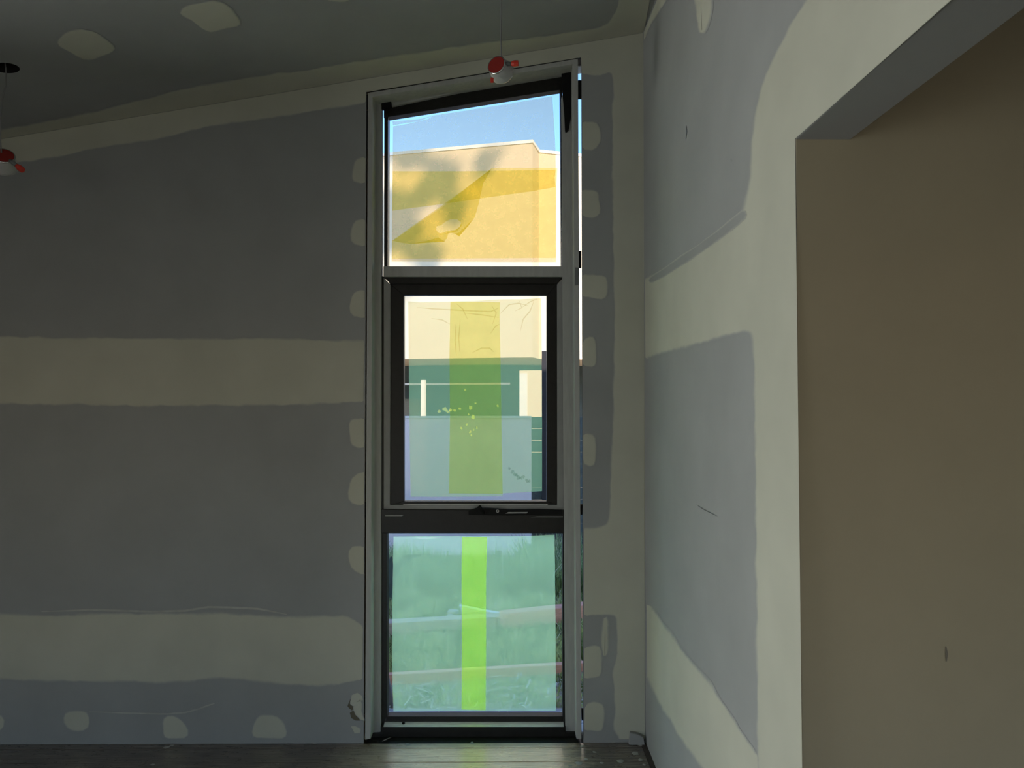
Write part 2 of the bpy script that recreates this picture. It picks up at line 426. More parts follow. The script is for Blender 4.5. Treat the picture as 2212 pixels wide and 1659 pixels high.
# ------------------------------------------------------------------ joint compound patches
def densify(poly, step):
    out = []
    n = len(poly)
    for i in range(n):
        a, b = poly[i], poly[(i+1) % n]
        ha, hb = len(a) > 2, len(b) > 2
        L = math.hypot(b[0]-a[0], b[1]-a[1]); k = max(1, int(L/step))
        for j in range(k):
            t = j/k
            hard = (ha if j == 0 else (ha and hb))
            out.append([a[0]+(b[0]-a[0])*t, a[1]+(b[1]-a[1])*t, hard])
    return out
PATCH_N = [0]
def patch(name, poly, unproj, normal, parent, feather=7.0, rough=1.6, smooth=2, base=0.0006, rise=0.0010, step=9.0):
    """feathered skim of joint compound; poly in pixels ((x, y) soft edge, (x, y, 'h') straight trimmed edge)"""
    PATCH_N[0] += 1
    sd_ = PATCH_N[0] * 17.3; feather *= 1.5
    P = densify(poly, step)
    for _ in range(smooth):
        Q = [p[:] for p in P]
        for i in range(len(P)):
            if not P[i][2]:
                a, b = P[i-1], P[(i+1) % len(P)]
                Q[i][0] = 0.5*P[i][0] + 0.25*(a[0]+b[0]); Q[i][1] = 0.5*P[i][1] + 0.25*(a[1]+b[1])
        P = Q
    ar = 0.5*sum(P[i-1][0]*P[i][1] - P[i][0]*P[i-1][1] for i in range(len(P)))
    sg = 1 if ar > 0 else -1
    outp, inn = [], []
    n = len(P)
    for i in range(n):
        a, b = P[i-1], P[(i+1) % n]
        tx, ty = b[0]-a[0], b[1]-a[1]; L = math.hypot(tx, ty) or 1
        nx, ny = -ty/L*sg, tx/L*sg          # inward normal
        if P[i][2]:
            outp.append((P[i][0], P[i][1])); inn.append((P[i][0] + nx*0.6, P[i][1] + ny*0.6)); continue
        q = noise.noise(Vector((P[i][0]*0.035, P[i][1]*0.035, sd_))) * rough * 1.6 + noise.noise(Vector((P[i][0]*0.15, P[i][1]*0.15, sd_))) * rough * 0.6
        f = feather * (0.75 + 0.5*noise.noise(Vector((P[i][0]*0.02, P[i][1]*0.02, sd_ + 5))))
        ox, oy = P[i][0] + nx*(q - f*0.5), P[i][1] + ny*(q - f*0.5)
        outp.append((ox, oy)); inn.append((ox + nx*f, oy + ny*f))
    verts = [unproj(*p) + normal*base for p in outp] + [unproj(*p) + normal*(base + rise) for p in inn]
    faces = [(i, (i+1) % n, n + (i+1) % n, n + i) for i in range(n)] + [tuple(range(n, 2*n))]
    me = bpy.data.meshes.new(name)
    me.from_pydata([tuple(v) for v in verts], [], faces); me.update()
    at = me.attributes.new('feather', 'FLOAT', 'POINT')
    hardset = [P[i][2] for i in range(n)]
    for i in range(n):
        at.data[i].value = 1.0 if hardset[i] else 0.0
        at.data[n + i].value = 1.0
    bmx = bmesh.new(); bmx.from_mesh(me)
    bmesh.ops.triangulate(bmx, faces=[f for f in bmx.faces if len(f.verts) > 4])
    for f in bmx.faces:
        f.normal_update()
        if f.normal.dot(normal) < 0: f.normal_flip()
    bmx.to_mesh(me); bmx.free()
    me.materials.append(M['putty'])
    o = bpy.data.objects.new(name, me); link(o, parent)
    return o
NB, NR, NC = Vector((0, -1, 0)), Vector((-1, 0, 0)), -C_N
h = 'h'
# one band runs under the ceiling, down the corner and across beside the window
patch('joint_band', [(-335, 414), (-170, 386), (0, 356), (155, 332), (190, 322), (330, 301), (470, 268), (550, 258), (700, 236), (786, 221), (790, 219, h), (791, 199, h), (1255, 124, h), (1257, 158, h),
   (1285, 164), (1306, 160), (1318, 149), (1327, 166), (1325, 300), (1325, 480), (1329, 700), (1326, 900), (1319, 1060), (1316, 1136), (1290, 1142), (1262, 1143), (1262, 1145, h), (1262, 1328, h),
   (1290, 1328), (1330, 1326), (1334, 1345), (1333, 1420), (1325, 1450), (1328, 1500), (1331, 1540), (1326, 1565), (1332, 1585), (1338, 1594), (1340, 1597, h), (1393.5, 1597, h), (1391, 72, h), (1390, 71, h), (0, 301, h), (-335, 356, h)],
   PY, NB, wall_back, 7)
patch('joint_band', [(-335, 727), (-150, 732), (0, 729), (150, 732), (300, 732), (600, 734), (700, 737), (786, 739), (787, 740, h), (785, 866, h), (740, 868), (600, 873), (400, 874), (320, 877), (200, 873), (0, 871), (-150, 874), (-335, 870)], PY, NB, wall_back, 8)
patch('joint_band', [(-335, 1326), (-160, 1331), (0, 1330), (110, 1332), (215, 1328), (346, 1328), (470, 1327), (560, 1332), (615, 1336), (700, 1334), (750, 1332), (770, 1342), (781, 1350), (784, 1360, h), (783, 1466, h), (740, 1476), (684, 1479), (610, 1476), (569, 1471), (525, 1464), (470, 1462), (430, 1467), (390, 1471), (300, 1470), (192, 1471), (100, 1468), (0, 1464), (-160, 1468), (-335, 1465)], PY, NB, wall_back, 10)
for poly in ([(790, 342, h), (770, 343), (764, 360), (761, 393), (775, 395), (789, 394, h)],
             [(789, 476, h), (768, 475), (760, 495), (757, 520), (768, 529), (789, 530, h)],
             [(788, 628, h), (765, 630), (758, 650), (754, 676), (765, 685), (788, 686, h)],
             [(787, 905, h), (757, 907), (755, 925), (759, 962), (772, 967), (787, 966, h)],
             [(787, 1020, h), (770, 1021), (760, 1035), (752, 1075), (760, 1090), (786, 1089, h)],
             [(786, 1182, h), (762, 1177), (751, 1190), (757, 1225), (768, 1233), (786, 1240, h)],
             [(-40, 1543), (4, 1544), (9, 1555), (9, 1572), (2, 1578), (-40, 1578)],
             [(140, 1541), (150, 1537), (188, 1537), (193, 1550), (191, 1572), (180, 1580), (145, 1575), (138, 1560)],
             [(352, 1552), (372, 1545), (395, 1557), (405, 1575), (408, 1592), (355, 1594)],
             [(550, 1562), (560, 1546), (588, 1545), (608, 1556), (619, 1580), (618, 1593), (546, 1593), (545, 1580)],
             [(1258, 265, h), (1290, 264), (1296, 285), (1297, 305), (1290, 320), (1277, 328), (1268, 324), (1258, 318, h)],
             [(1257.5, 412, h), (1292, 413), (1294, 440), (1297, 460), (1290, 468), (1270, 471), (1257.5, 464, h)],
             [(1258, 595, h), (1310, 597), (1312, 610), (1309, 645), (1300, 647), (1258, 638, h)],
             [(1259, 742, h), (1265, 731), (1282, 725), (1286, 745), (1287, 790), (1278, 794), (1259, 787, h)],
             [(1260, 940, h), (1282, 938), (1287, 965), (1285, 1005), (1275, 1010), (1262, 1002), (1260, 990, h)],
             [(1262, 1402, h), (1272, 1396), (1296, 1395), (1299, 1420), (1297, 1462), (1262, 1464, h)],
             [(1263, 1530, h), (1272, 1516), (1303, 1520), (1305, 1540), (1301, 1580), (1263, 1576, h)]):
    patch('putty_patch', poly, PY, NB, wall_back, 6, 1.0, 1)
# thin second coats beside the window, lower right
patch('putty_patch', [(1305, 1334), (1310, 1332), (1312, 1350), (1312, 1410), (1308, 1420), (1302, 1416), (1300, 1380), (1304, 1350)], PY, NB, wall_back, 6, 0.6, 1, 0.0005, 0.0003)
patch('joint_band', [(-335, 343), (-160, 311), (0, 282), (200, 244), (400, 192), (600, 160), (800, 130), (1000, 100), (1180, 78), (1290, 62), (1315, 50), (1335, 20), (1345, -40), (1350, -120), (1425, -120, h), (1391, 70, h), (0, 300, h), (-335, 355, h)], PC, NC, ceiling, 6)
patch('putty_patch', [(120, 92), (140, 70), (175, 62), (200, 66), (235, 90), (255, 106), (225, 118), (190, 131), (165, 118)], PC, NC, ceiling, 5)
patch('putty_patch', [(385, 28), (400, 15), (440, 4), (475, 2), (495, 15), (523, 53), (490, 60), (455, 70), (435, 58), (405, 38)], PC, NC, ceiling, 5)
patch('putty_patch', [(700, -2), (720, 2), (755, 3), (762, -4), (740, -30), (690, -40)], PC, NC, ceiling, 5)
# right wall
XE = lambda y: 1718 + (y - 300) * 0.0115
patch('joint_band', [(1645, 1760), (1640, 1640), (1638, 1400), (1634, 1000), (1631, 760), (1629, 712), (1600, 713), (1500, 742), (1430, 760), (1396, 772), (1394.5, 772, h), (1393.5, 606, h), (1396, 604), (1440, 582), (1500, 543), (1560, 500), (1610, 455), (1622, 400), (1626, 320), (1633, 247), (1645, 195), (1658, 160), (1685, 105), (1710, 55), (1745, 0), (1790, -70), (1810, -110, h), (2180, -110, h), (1719.5, 299, h), (1718, 300, h), (1734.5, 1760, h)],
      PX, NR, wall_right, 10, 1.2, 3)
patch('joint_band', [(1397.5, 1306, h), (1410, 1318), (1440, 1362), (1500, 1440), (1530, 1475), (1580, 1550), (1625, 1622), (1637, 1636, h), (1642, 1760, h), (1595, 1762), (1560, 1715), (1515, 1652), (1470, 1590), (1430, 1525), (1398.5, 1455, h)],
      PX, NR, wall_right, 10, 1.5, 2)
patch('joint_band', [(1391.5, 86, h), (1400, 62), (1415, 35), (1440, 0), (1490, -65), (1520, -100), (1460, -100, h), (1391, 70, h)], PX, NR, wall_right, 5, 1.0, 1)
patch('putty_patch', [(1503, -10), (1535, -12), (1537, 15), (1530, 50), (1520, 73), (1512, 70), (1508, 40)], PX, NR, wall_right, 8, 1.0, 1)
M['trowel_mark'] = putty_mat('thin_grey_skim', (0.325, 0.335, 0.33), (0.43, 0.435, 0.40))
for poly, f in (([(1400, 605), (1440, 578), (1500, 537), (1560, 494), (1612, 450), (1617, 466), (1565, 508), (1505, 551), (1445, 590), (1402, 613)], 5),):
    o = patch('trowel_mark', poly, PX, NR, wall_right, f, 1.0, 2, 0.0020, 0.0002)
    o.data.materials.clear(); o.data.materials.append(M['trowel_mark'])
def scratch(px_pts, unproj, nrm, parent, w, mat):
    L, Rr = [], []
    for k, (x, y) in enumerate(px_pts):
        a = px_pts[max(0, k-1)]; b = px_pts[min(len(px_pts)-1, k+1)]
        tx, ty = b[0]-a[0], b[1]-a[1]; l = math.hypot(tx, ty)
        ww = w * (0.4 if k in (0, len(px_pts)-1) else 1)
        L.append(unproj(x - ty/l*ww, y + tx/l*ww) + nrm*0.0018); Rr.append(unproj(x + ty/l*ww, y - tx/l*ww) + nrm*0.0018)
    n = len(L)
    return mesh_obj('scratch', L + Rr, [(k, k+1, n+k+1, n+k) for k in range(n-1)], mat, parent)
scratch([(1508, 1092), (1520, 1100), (1532, 1106), (1548, 1114)], PX, NR, wall_right, 0.9, M['grey_plastic'])
scratch([(1483, 272), (1484, 285), (1482, 300)], PX, NR, wall_right, 1.0, M['grey_plastic'])
scratch([(1580, 343), (1581, 349)], PX, NR, wall_right, 0.9, M['grey_plastic'])
M['streak'] = simple('thin_pale_skim', (0.43, 0.43, 0.40), 0.85, vary=0.15)
scratch([(90, 1321), (200, 1317), (330, 1321), (400, 1319), (450, 1311), (500, 1312), (560, 1315), (620, 1327)], PY, NB, wall_back, 2.2, M['streak'])
scratch([(192, 1537), (250, 1539), (310, 1541), (360, 1542), (400, 1539), (430, 1531), (448, 1524), (464, 1519)], PY, NB, wall_back, 1.7, M['streak'])
M['smudge'] = simple('smudge', (0.24, 0.22, 0.18), 0.9)
scratch([(2042, 1396), (2044, 1412), (2043, 1428)], lambda x, y: PY(x, y, YO - 0.0015), NB, wall_side, 3.0, M['smudge'])
# chipped plaster beside the foot of the window
for poly, mt in (([(760, 1501), (772, 1496), (783, 1503), (784, 1512), (775, 1515), (763, 1525), (757, 1520)], 'putty'),
                 ([(752, 1525), (757, 1512), (768, 1505), (779, 1504), (770, 1515), (765, 1528), (760, 1533)], 'chip_dark'),
                 ([(764, 1528), (770, 1515), (778, 1508), (781, 1520), (780, 1535), (784, 1548), (787, 1556), (778, 1553), (768, 1542)], 'putty'),
                 ([(757, 1540), (764, 1536), (770, 1548), (778, 1556), (768, 1555), (760, 1550)], 'chip_dark'),
                 ([(758, 1568), (768, 1567), (780, 1574), (778, 1584), (766, 1584)], 'putty')):
    if mt not in M: M[mt] = simple(mt, (0.13, 0.115, 0.08), 0.9)
    o = patch('plaster_chip', poly, PY, NB, wall_back, 2.2, 1.0, 0, 0.0008, 0.0035 if mt == 'putty' else 0.0004, 4)
    if mt != 'putty': o.data.materials.clear(); o.data.materials.append(M[mt])

# ------------------------------------------------------------------ the window
win = empty('window_1', (0, 0, 0))
tag(win, 'tall narrow three-pane window with sloping head, grey linings and black frame', 'window', kind='structure')
def wp(name, pix, y, depth, mat, bev=0.0015):
    return prism_obj(name, [PY(px, py, y) for px, py in pix], (0, depth, 0), M[mat], win, bev)
YRV = D - 0.006                 # front of the timber linings, just proud of the board
# front lining boards (left, right, head)
wp('lining_board', [(794.5, 201), (804.5, 208), (800.5, 1596), (788.5, 1598)], YRV, 0.135, 'grey_paint')
wp('lining_board', [(1237.5, 136), (1248.5, 127), (1256.0, 1597), (1245.0, 1596)], YRV, 0.135, 'grey_paint')
wp('lining_board', [(794.5, 200.5), (1248.5, 126.5), (1237.5, 138.5), (804.5, 209)], YRV, 0.135, 'grey_paint')
# inner stops, set back
YST = D + 0.085
wp('stop_strip', [(803, 210), (823.5, 207), (822.5, 1586), (800, 1586)], YST, 0.05, 'grey_paint')
wp('stop_strip', [(1213, 210), (1238, 150), (1245.5, 1582), (1221.5, 1582)], YST, 0.05, 'grey_paint')
wp('stop_strip', [(803, 209), (1238, 137), (1238, 147), (1214, 152), (846, 229), (803, 236)], YST + 0.012, 0.04, 'grey_paint')
YFR = D + 0.105                 # front of the aluminium frame
# top light: head, stiles
wp('frame_head', [(829, 234), (1216, 153), (1216, 192.5), (838, 252.5), (829, 254)], YFR + 0.012, 0.05, 'black_alu')
wp('frame_stile', [(830, 245), (838, 245), (837, 577), (829.5, 577)], YFR, 0.06, 'black_alu')
wp('frame_stile', [(1210.0, 190), (1214.2, 190), (1216.2, 577), (1212.8, 577)], YFR, 0.06, 'black_alu')
wp('glazing_bead', [(1217.3, 190), (1221, 190), (1222, 577), (1218.8, 577)], YFR + 0.01, 0.05, 'grey_alu')
# transom between top light and sash
wp('transom', [(828, 575), (1220, 575), (1220, 597.5), (828, 597.5)], YFR - 0.018, 0.08, 'grey_paint', 0.003)
# outer frame around the opening sash
wp('frame_stile', [(822.5, 597), (829, 597), (829, 1152), (822.5, 1152)], YFR, 0.06, 'black_alu')
wp('frame_stile', [(1217, 597), (1222, 597), (1222, 1152), (1218, 1152)], YFR, 0.06, 'black_alu')
wp('mitred_strip', [(828.5, 600), (843, 614), (842, 1091), (828.5, 1102)], YFR + 0.002, 0.05, 'grey_alu')
wp('mitred_strip', [(1218, 600), (1203.5, 614), (1204, 1091), (1218, 1102)], YFR + 0.002, 0.05, 'grey_alu')
wp('mitred_strip', [(842, 1091), (1204, 1091), (1218, 1102), (828.5, 1102)], YFR + 0.002, 0.05, 'grey_alu')
wp('mitred_strip', [(828.5, 598), (1218, 598), (1203.5, 613), (843, 613)], YFR + 0.002, 0.05, 'black_alu')  # top strip coloured black to stand for the shade on its underside
# sash rails and stiles
YSA = YFR + 0.02
wp('sash_rail', [(841, 612), (1206, 612), (1181, 637.5), (872, 637.5)], YSA, 0.045, 'black_alu')
wp('sash_stile', [(841, 612), (872, 637.5), (872, 1083), (841, 1093)], YSA, 0.045, 'black_alu')
wp('sash_stile', [(1206, 612), (1181, 637.5), (1181, 1083), (1206, 1093)], YSA, 0.045, 'black_alu')
wp('sash_rail', [(841, 1093), (872, 1083), (1181, 1083), (1206, 1093)], YSA, 0.045, 'black_alu')
wp('drip_strip', [(871, 1089.2), (1183, 1089.2), (1183, 1091.6), (871, 1091.6)], YSA - 0.006, 0.008, 'silver', 0.0004)
# lower transom with catch
lt = wp('lower_transom', [(822.5, 1100), (1222, 1102), (1222, 1152), (822.5, 1152)], YFR - 0.012, 0.075, 'black_alu', 0.003)
wp('seal_strip', [(832, 1112.5), (872, 1112.5), (868, 1115), (832, 1115)], YFR - 0.0135, 0.002, 'grey_alu', 0)
wp('seal_strip', [(1160, 1115.5), (1216, 1115.5), (1216, 1117.2), (1146, 1117.2)], YFR - 0.0135, 0.002, 'grey_alu', 0)
# winder: base, arm, lock
wp('winder_base', [(1012, 1103), (1030, 1097), (1060, 1098), (1100, 1101), (1160, 1100), (1214, 1102), (1214, 1112), (1100, 1114), (1012, 1113)], YFR - 0.022, 0.012, 'rubber', 0.002)
bm = bmesh.new(); add_tube(bm, [PY(1034, 1093, YFR - .05), PY(1036, 1096, YFR - .05), PY(1041, 1103, YFR - .04), PY(1045, 1109, YFR - .025)], [0.009, 0.010, 0.006, 0.004], 10)
bm_obj('winder_handle', bm, M['rubber'], win, True)
bm = bmesh.new(); add_tube(bm, [PY(1075, 1104, YFR - .027), PY(1075, 1104, YFR - .018)], 0.0072, 14)
lk = bm_obj('lock_button', bm, M['chrome'], win)
bm = bmesh.new(); add_tube(bm, [PY(1075, 1104, YFR - .0285), PY(1075, 1104, YFR - .0265)], 0.004, 12)
bm_obj('keyhole', bm, M['rubber'], lk)
wp('latch_plate', [(1098, 1106), (1140, 1106), (1138, 1109), (1092, 1109.5)], YFR - 0.025, 0.004, 'grey_alu', 0.0005)
# fixed lower light
wp('frame_stile', [(822.5, 1151), (835.5, 1151), (836, 1548), (822.5, 1575)], YFR, 0.06, 'black_alu')
wp('frame_stile', [(1222, 1151), (1215.5, 1151), (1216, 1548), (1222, 1575)], YFR, 0.06, 'black_alu')
wp('bottom_rail', [(834, 1547.5), (1217, 1547.5), (1217, 1559), (834, 1559)], YFR + 0.006, 0.05, 'black_alu')
# bright sill strip sloping towards the room, with black threshold below
a, b = PY(831, 1559, YFR + 0.006), PY(1217, 1559, YFR + 0.006)
c, d_ = PY(1218, 1570.5, YFR - 0.030), PY(828, 1570.5, YFR - 0.030)
sill = mesh_obj('sill_strip', [a, b, c, d_, a - Vector((0, 0, .004)), b - Vector((0, 0, .004)), c - Vector((0, 0, .004)), d_ - Vector((0, 0, .004))],
         [(0, 1, 2, 3), (7, 6, 5, 4), (0, 4, 5, 1), (1, 5, 6, 2), (2, 6, 7, 3), (3, 7, 4, 0)], M['silver'], win)
bm = bmesh.new(); add_tube(bm, [PY(871.5, 1562.5, YFR - .006) + Vector((0, 0, .004)), PY(871.5, 1562.5, YFR - .006) - Vector((0, 0, .002))], 0.0065, 10)
bm_obj('screw_hole_cap', bm, M['rubber'], sill)
wp('threshold', [(799.5, 1585), (823, 1583), (823, 1570.5), (1221, 1570.5), (1221, 1582), (1245.5, 1582), (1245.5, 1594), (799.5, 1596)], YFR - 0.031, 0.10, 'black_alu', 0.002)
box_obj('threshold_base', PY(789, 1590).x, PY(1256, 1590).x, YFR - 0.10, YFR + 0.08, -0.02, PY(900, 1592, YFR - 0.031).z, M['black_alu'], win)
# packers and black foam in the joints
wp('packer', [(824.5, 209), (843, 206), (846.5, 231), (836, 233), (824.5, 236)], YST - 0.004, 0.012, 'rubber')
wp('foam_strip', [(1213, 152), (1236.5, 147), (1237, 180), (1234, 250), (1228, 282), (1222, 287), (1220.5, 282), (1219, 245), (1214, 190)], YST - 0.006, 0.010, 'rubber', 0.001)
for q in ([(1249, 173), (1256.5, 173), (1256.8, 211), (1249, 211)], [(1250.2, 542), (1256, 542), (1256, 578), (1250.2, 578)],
          [(1254, 1090), (1258.5, 1090), (1258, 1112), (1254.5, 1112)], [(1256.5, 1533), (1262.5, 1533), (1262, 1556), (1257, 1556)]):
    wp('packer', q, D + 0.002, 0.02, 'rubber', 0)
for q in ([(788, 205), (794, 205), (794, 232), (788, 232)], [(788, 1085), (791, 1085), (791, 1118), (787, 1118)], [(785, 1510), (789, 1510), (789, 1545), (784, 1540)], [(788, 575), (793, 575), (793, 600), (788, 600)], [(786, 240), (795, 240), (795, 320), (786, 320)]):
    wp('packer', q, D + 0.004, 0.02, 'rubber', 0)
wp('packer', [(1242, 578), (1249.5, 578), (1249, 616), (1242, 616)], YRV - 0.002, 0.003, 'grey_plastic', 0.0005)
# glass
YGL = YFR + 0.032
wp('pane', [(836, 248), (1212, 188), (1214, 578), (835, 578)], YGL, 0.004, 'glass', 0)
wp('pane', [(868, 633), (1185, 633), (1185, 1087), (868, 1087)], YGL + 0.006, 0.004, 'glass', 0)
wp('pane', [(832, 1149), (1219, 1149), (1219, 1551), (832, 1551)], YGL, 0.004, 'glass', 0)

# ------------------------------------------------------------------ protective films and tape
def sheet(name, loops, y, mat, root, warp=0.0, nsub=0, depth_fn=None):
    """single thin sheet filled between pixel outlines (first loop is the edge, others are holes)"""
    bm = bmesh.new(); ed = []
    for lp in loops:
        vsx = []
        n = len(lp)
        pts = []
        for i in range(n):
            a, b = lp[i], lp[(i+1) % n]
            L = math.hypot(b[0]-a[0], b[1]-a[1]); k = max(1, int(L/14))
            pts += [(a[0]+(b[0]-a[0])*j/k, a[1]+(b[1]-a[1])*j/k) for j in range(k)]
        for px, py in pts:
            v = bm.verts.new(PY(px, py, y - (depth_fn(px, py) if depth_fn else 0.0)))
            v.co.x += warp * noise.noise(Vector((px*.05, py*.05, y*7))); v.co.z += warp * noise.noise(Vector((px*.05, py*.05, y*9 + 3)))
            vsx.append(v)
        ed += [bm.edges.new((vsx[k], vsx[(k+1) % len(vsx)])) for k in range(len(vsx))]
    bmesh.ops.triangle_fill(bm, use_beauty=True, use_dissolve=False, edges=ed)
    o = bm_obj(name, bm, M[mat]); child(o, root)
    return o
film_top = empty('protective_film', PY(1025, 560, YGL - 0.002))
tag(film_top, 'torn clear film with peeling yellow sheet on the top sloping pane', 'film', 'films stuck on the window panes')
sheet('film_sheet', [[(849, 273), (880, 268), (925, 257), (935, 250), (1000, 240), (1100, 224), (1193, 208), (1197, 270), (1200, 330), (1201, 440), (1201, 566), (846, 565), (848, 400)]], YGL - 0.0015, 'film_clear', film_top, 0.0008)
sheet('loose_corner', [[(848, 262), (890, 259), (912, 256), (935, 250), (905, 262), (870, 267), (849, 271)]], YGL - 0.004, 'film_clear', film_top)
sheet('yellow_sheet', [[(1063, 363), (1204, 363), (1202, 400), (1201, 470), (1201, 557), (900, 559), (846, 559), (847, 521), (960, 444)]], YGL - 0.003, 'yellow_film', film_top, 0.0008)
sheet('tape_band', [[(848, 370), (1000, 370), (1200, 367), (1198, 385), (1200, 404), (1150, 413), (1050, 427), (960, 440), (847, 455)]], YGL - 0.0045, 'yellow_tape', film_top, 0.0006)
def curl(px, py):
    # distance below the fold line (1063,363)-(847,521)
    ax, ay, bx, by = 1063, 363, 847, 521
    L = math.hypot(bx-ax, by-ay)
    dd = ((px-ax)*(by-ay) - (py-ay)*(bx-ax)) / L
    dd = abs(dd)
    return 0.006 + 0.035 * math.sin(min(1.0, dd/75.0) * math.pi * 0.72)
sheet('peeled_flap', [[(1063, 363), (1044, 395), (1040, 413), (1034, 440), (1026, 468), (1018, 480), (1005, 495), (992, 510), (988, 508), (980, 504), (972, 503), (968, 505), (966, 514), (962, 518), (960, 522), (940, 522.5), (910, 525), (885, 527), (865, 524), (847, 520), (890, 489), (950, 447), (1000, 411)],
      [(943, 489), (952, 487), (961, 480), (972, 474), (988, 474), (996, 481), (994, 490), (985, 497), (970, 502), (955, 506), (946, 502), (942, 496)]], YGL - 0.004, 'yellow_tape', film_top, 0.0, 0, curl)
sheet('torn_rim', [[(996, 481), (997, 488), (986, 500), (968, 504), (952, 507), (949, 505), (966, 499), (984, 496), (993, 490)]], YGL - 0.042, 'yellow_tape', film_top)
sheet('torn_rim', [[(1018, 477), (1012, 488), (992, 511), (983, 505), (990, 503), (1003, 492)]], YGL - 0.044, 'yellow_tape', film_top)
sheet('torn_rim', [[(885, 526.5), (920, 521), (947, 513), (961, 522), (940, 523.5), (905, 526)]], YGL - 0.046, 'yellow_tape', film_top)

film_mid = empty('protective_film', PY(1025, 1070, YGL + 0.004))
tag(film_mid, 'wrinkled pale film with a wide yellow tape strip on the middle sash pane', 'film', 'films stuck on the window panes')
sheet('film_sheet', [[(882, 651), (905, 653), (972, 652), (1030, 650), (1080, 647), (1120, 647), (1168, 644), (1170, 760), (1171, 900), (1171, 1061), (1086, 1066), (1086, 1072), (990, 1073), (887, 1073), (885, 960), (883, 800)]], YGL + 0.0045, 'film', film_mid, 0.0008)
sheet('tape_strip', [[(973, 652), (1000, 652), (1080, 653), (1079, 684), (1081, 770), (1083, 900), (1084, 960), (1086, 1067), (970, 1066), (972, 900), (971, 770)]], YGL + 0.003, 'yellow_tape', film_mid, 0.0006)
film_low = empty('protective_film', PY(1025, 1535, YGL - 0.002))
tag(film_low, 'green film with a narrow yellow-green tape strip on the lowest pane', 'film', 'films stuck on the window panes')
sheet('film_sheet', [[(850, 1159), (900, 1158), (1000, 1158), (1120, 1158), (1198, 1155), (1199, 1250), (1200, 1340), (1201, 1535), (1100, 1536), (950, 1536), (850, 1537), (848, 1480), (847, 1340), (849, 1220)]], YGL - 0.0015, 'film_thick', film_low, 0.0008)
sheet('tape_strip', [[(998, 1160), (1052, 1160), (1050, 1250), (1050, 1400), (1049, 1534), (997, 1533), (998, 1400), (997, 1250)]], YGL - 0.003, 'green_tape', film_low, 0.0005)
# creases in the middle film: raised folds of the same plastic
def crease(pts, w, root, y, mat='crease_mat'):
    bm = bmesh.new(); L, R_ = [], []
    for k, (x, y_) in enumerate(pts):
        a = pts[max(0, k-1)]; b = pts[min(len(pts)-1, k+1)]
        tx, ty = b[0]-a[0], b[1]-a[1]; l = math.hypot(tx, ty) or 1
        ww = w*(0.25 if k in (0, len(pts)-1) else 1)
        L.append(bm.verts.new(PY(x - ty/l*ww, y_ + tx/l*ww, y))); R_.append(bm.verts.new(PY(x + ty/l*ww, y_ - tx/l*ww, y - 0.004)))
    for k in range(len(L)-1): bm.faces.new((L[k], L[k+1], R_[k+1], R_[k]))
    o = bm_obj('crease', bm, M[mat]); child(o, root)
M['crease_mat'] = film_mat('folded_film', (0.84, 0.80, 0.68), (0.1, 0.1, 0.05), 1.0, 0.05)
M['light_fold'] = film_mat('folded_film_edge', (0.7, 0.75, 0.7), (0.7, 0.8, 0.7), 1.0, 0.05)
for pts in ([(900, 664), (935, 667), (972, 669), (1010, 671), (1060, 673), (1078, 665)], [(932, 688), (955, 691), (972, 700)], [(985, 655), (1000, 668), (1010, 690)], [(1000, 676), (1040, 680), (1078, 686)],
            [(1080, 678), (1100, 658), (1120, 655), (1140, 660)], [(1122, 650), (1127, 665), (1112, 672)], [(1154, 648), (1145, 672), (1130, 690), (1124, 716)], [(1128, 664), (1145, 652), (1160, 646)],
            [(985, 700), (983, 735), (986, 768)], [(994, 690), (991, 730), (993, 760)], [(1020, 762), (1040, 752), (1058, 752), (1066, 760)], [(1060, 720), (1070, 705), (1079, 700)], [(1062, 660), (1072, 676), (1064, 700)]):
    crease(pts, 1.3, film_mid, YGL - 0.002)
for pts in ([(884, 1158), (910, 1163), (960, 1161)], ):
    crease(pts, 1.2, film_low, YGL - 0.004, 'light_fold')
# dried leaf mark and specks on the glass of the sash
def blot(name, cx, cy, r, y, mat, root, n=9):
    vs_ = [PY(cx + r*(1 + 0.45*random.uniform(-1, 1))*math.cos(k*2*math.pi/n), cy + r*(1 + .45*random.uniform(-1, 1))*math.sin(k*2*math.pi/n), y) for k in range(n)]
    o = mesh_obj(name, vs_, [tuple(range(n))], M[mat]); child(o, root); return o
M['speck'] = film_mat('dried_splash', (0.8, 0.8, 0.6), (0.8, 0.7, 0.35), 1.0, 0.1)
M['leaf_mark'] = film_mat('dry_leaf_mark', (0.70, 0.78, 0.72), (0.02, 0.04, 0.03), 1.0, 0.1)
for cx, cy, r in ((1016, 881, 5), (993, 883, 3.5), (1027, 871, 2.2), (1023, 901, 4.5), (1012, 895, 2), (949, 888, 3.5), (962, 884, 5), (968, 890, 4), (1008, 918, 2.6), (997, 925, 2.6), (1016, 933, 2.6), (1018, 940, 2), (1030, 924, 2.2), (1023, 929, 2), (1005, 842, 2.4), (973, 886, 3), (982, 887, 3), (1075, 876, 3)):
    blot('splash_mark', cx, cy, r, YGL + 0.002, 'speck', film_mid)
for cx, cy, r in ((1100, 1012, 3), (1107, 1019, 4), (1116, 1027, 4), (1120, 1033, 4.5), (1131, 1030, 4), (1138, 1038, 4), (1144, 1039, 3.5), (1113, 1024, 4), (1126, 1032, 4)):
    blot('leaf_mark', cx, cy, r, YGL + 0.002, 'leaf_mark', film_mid)

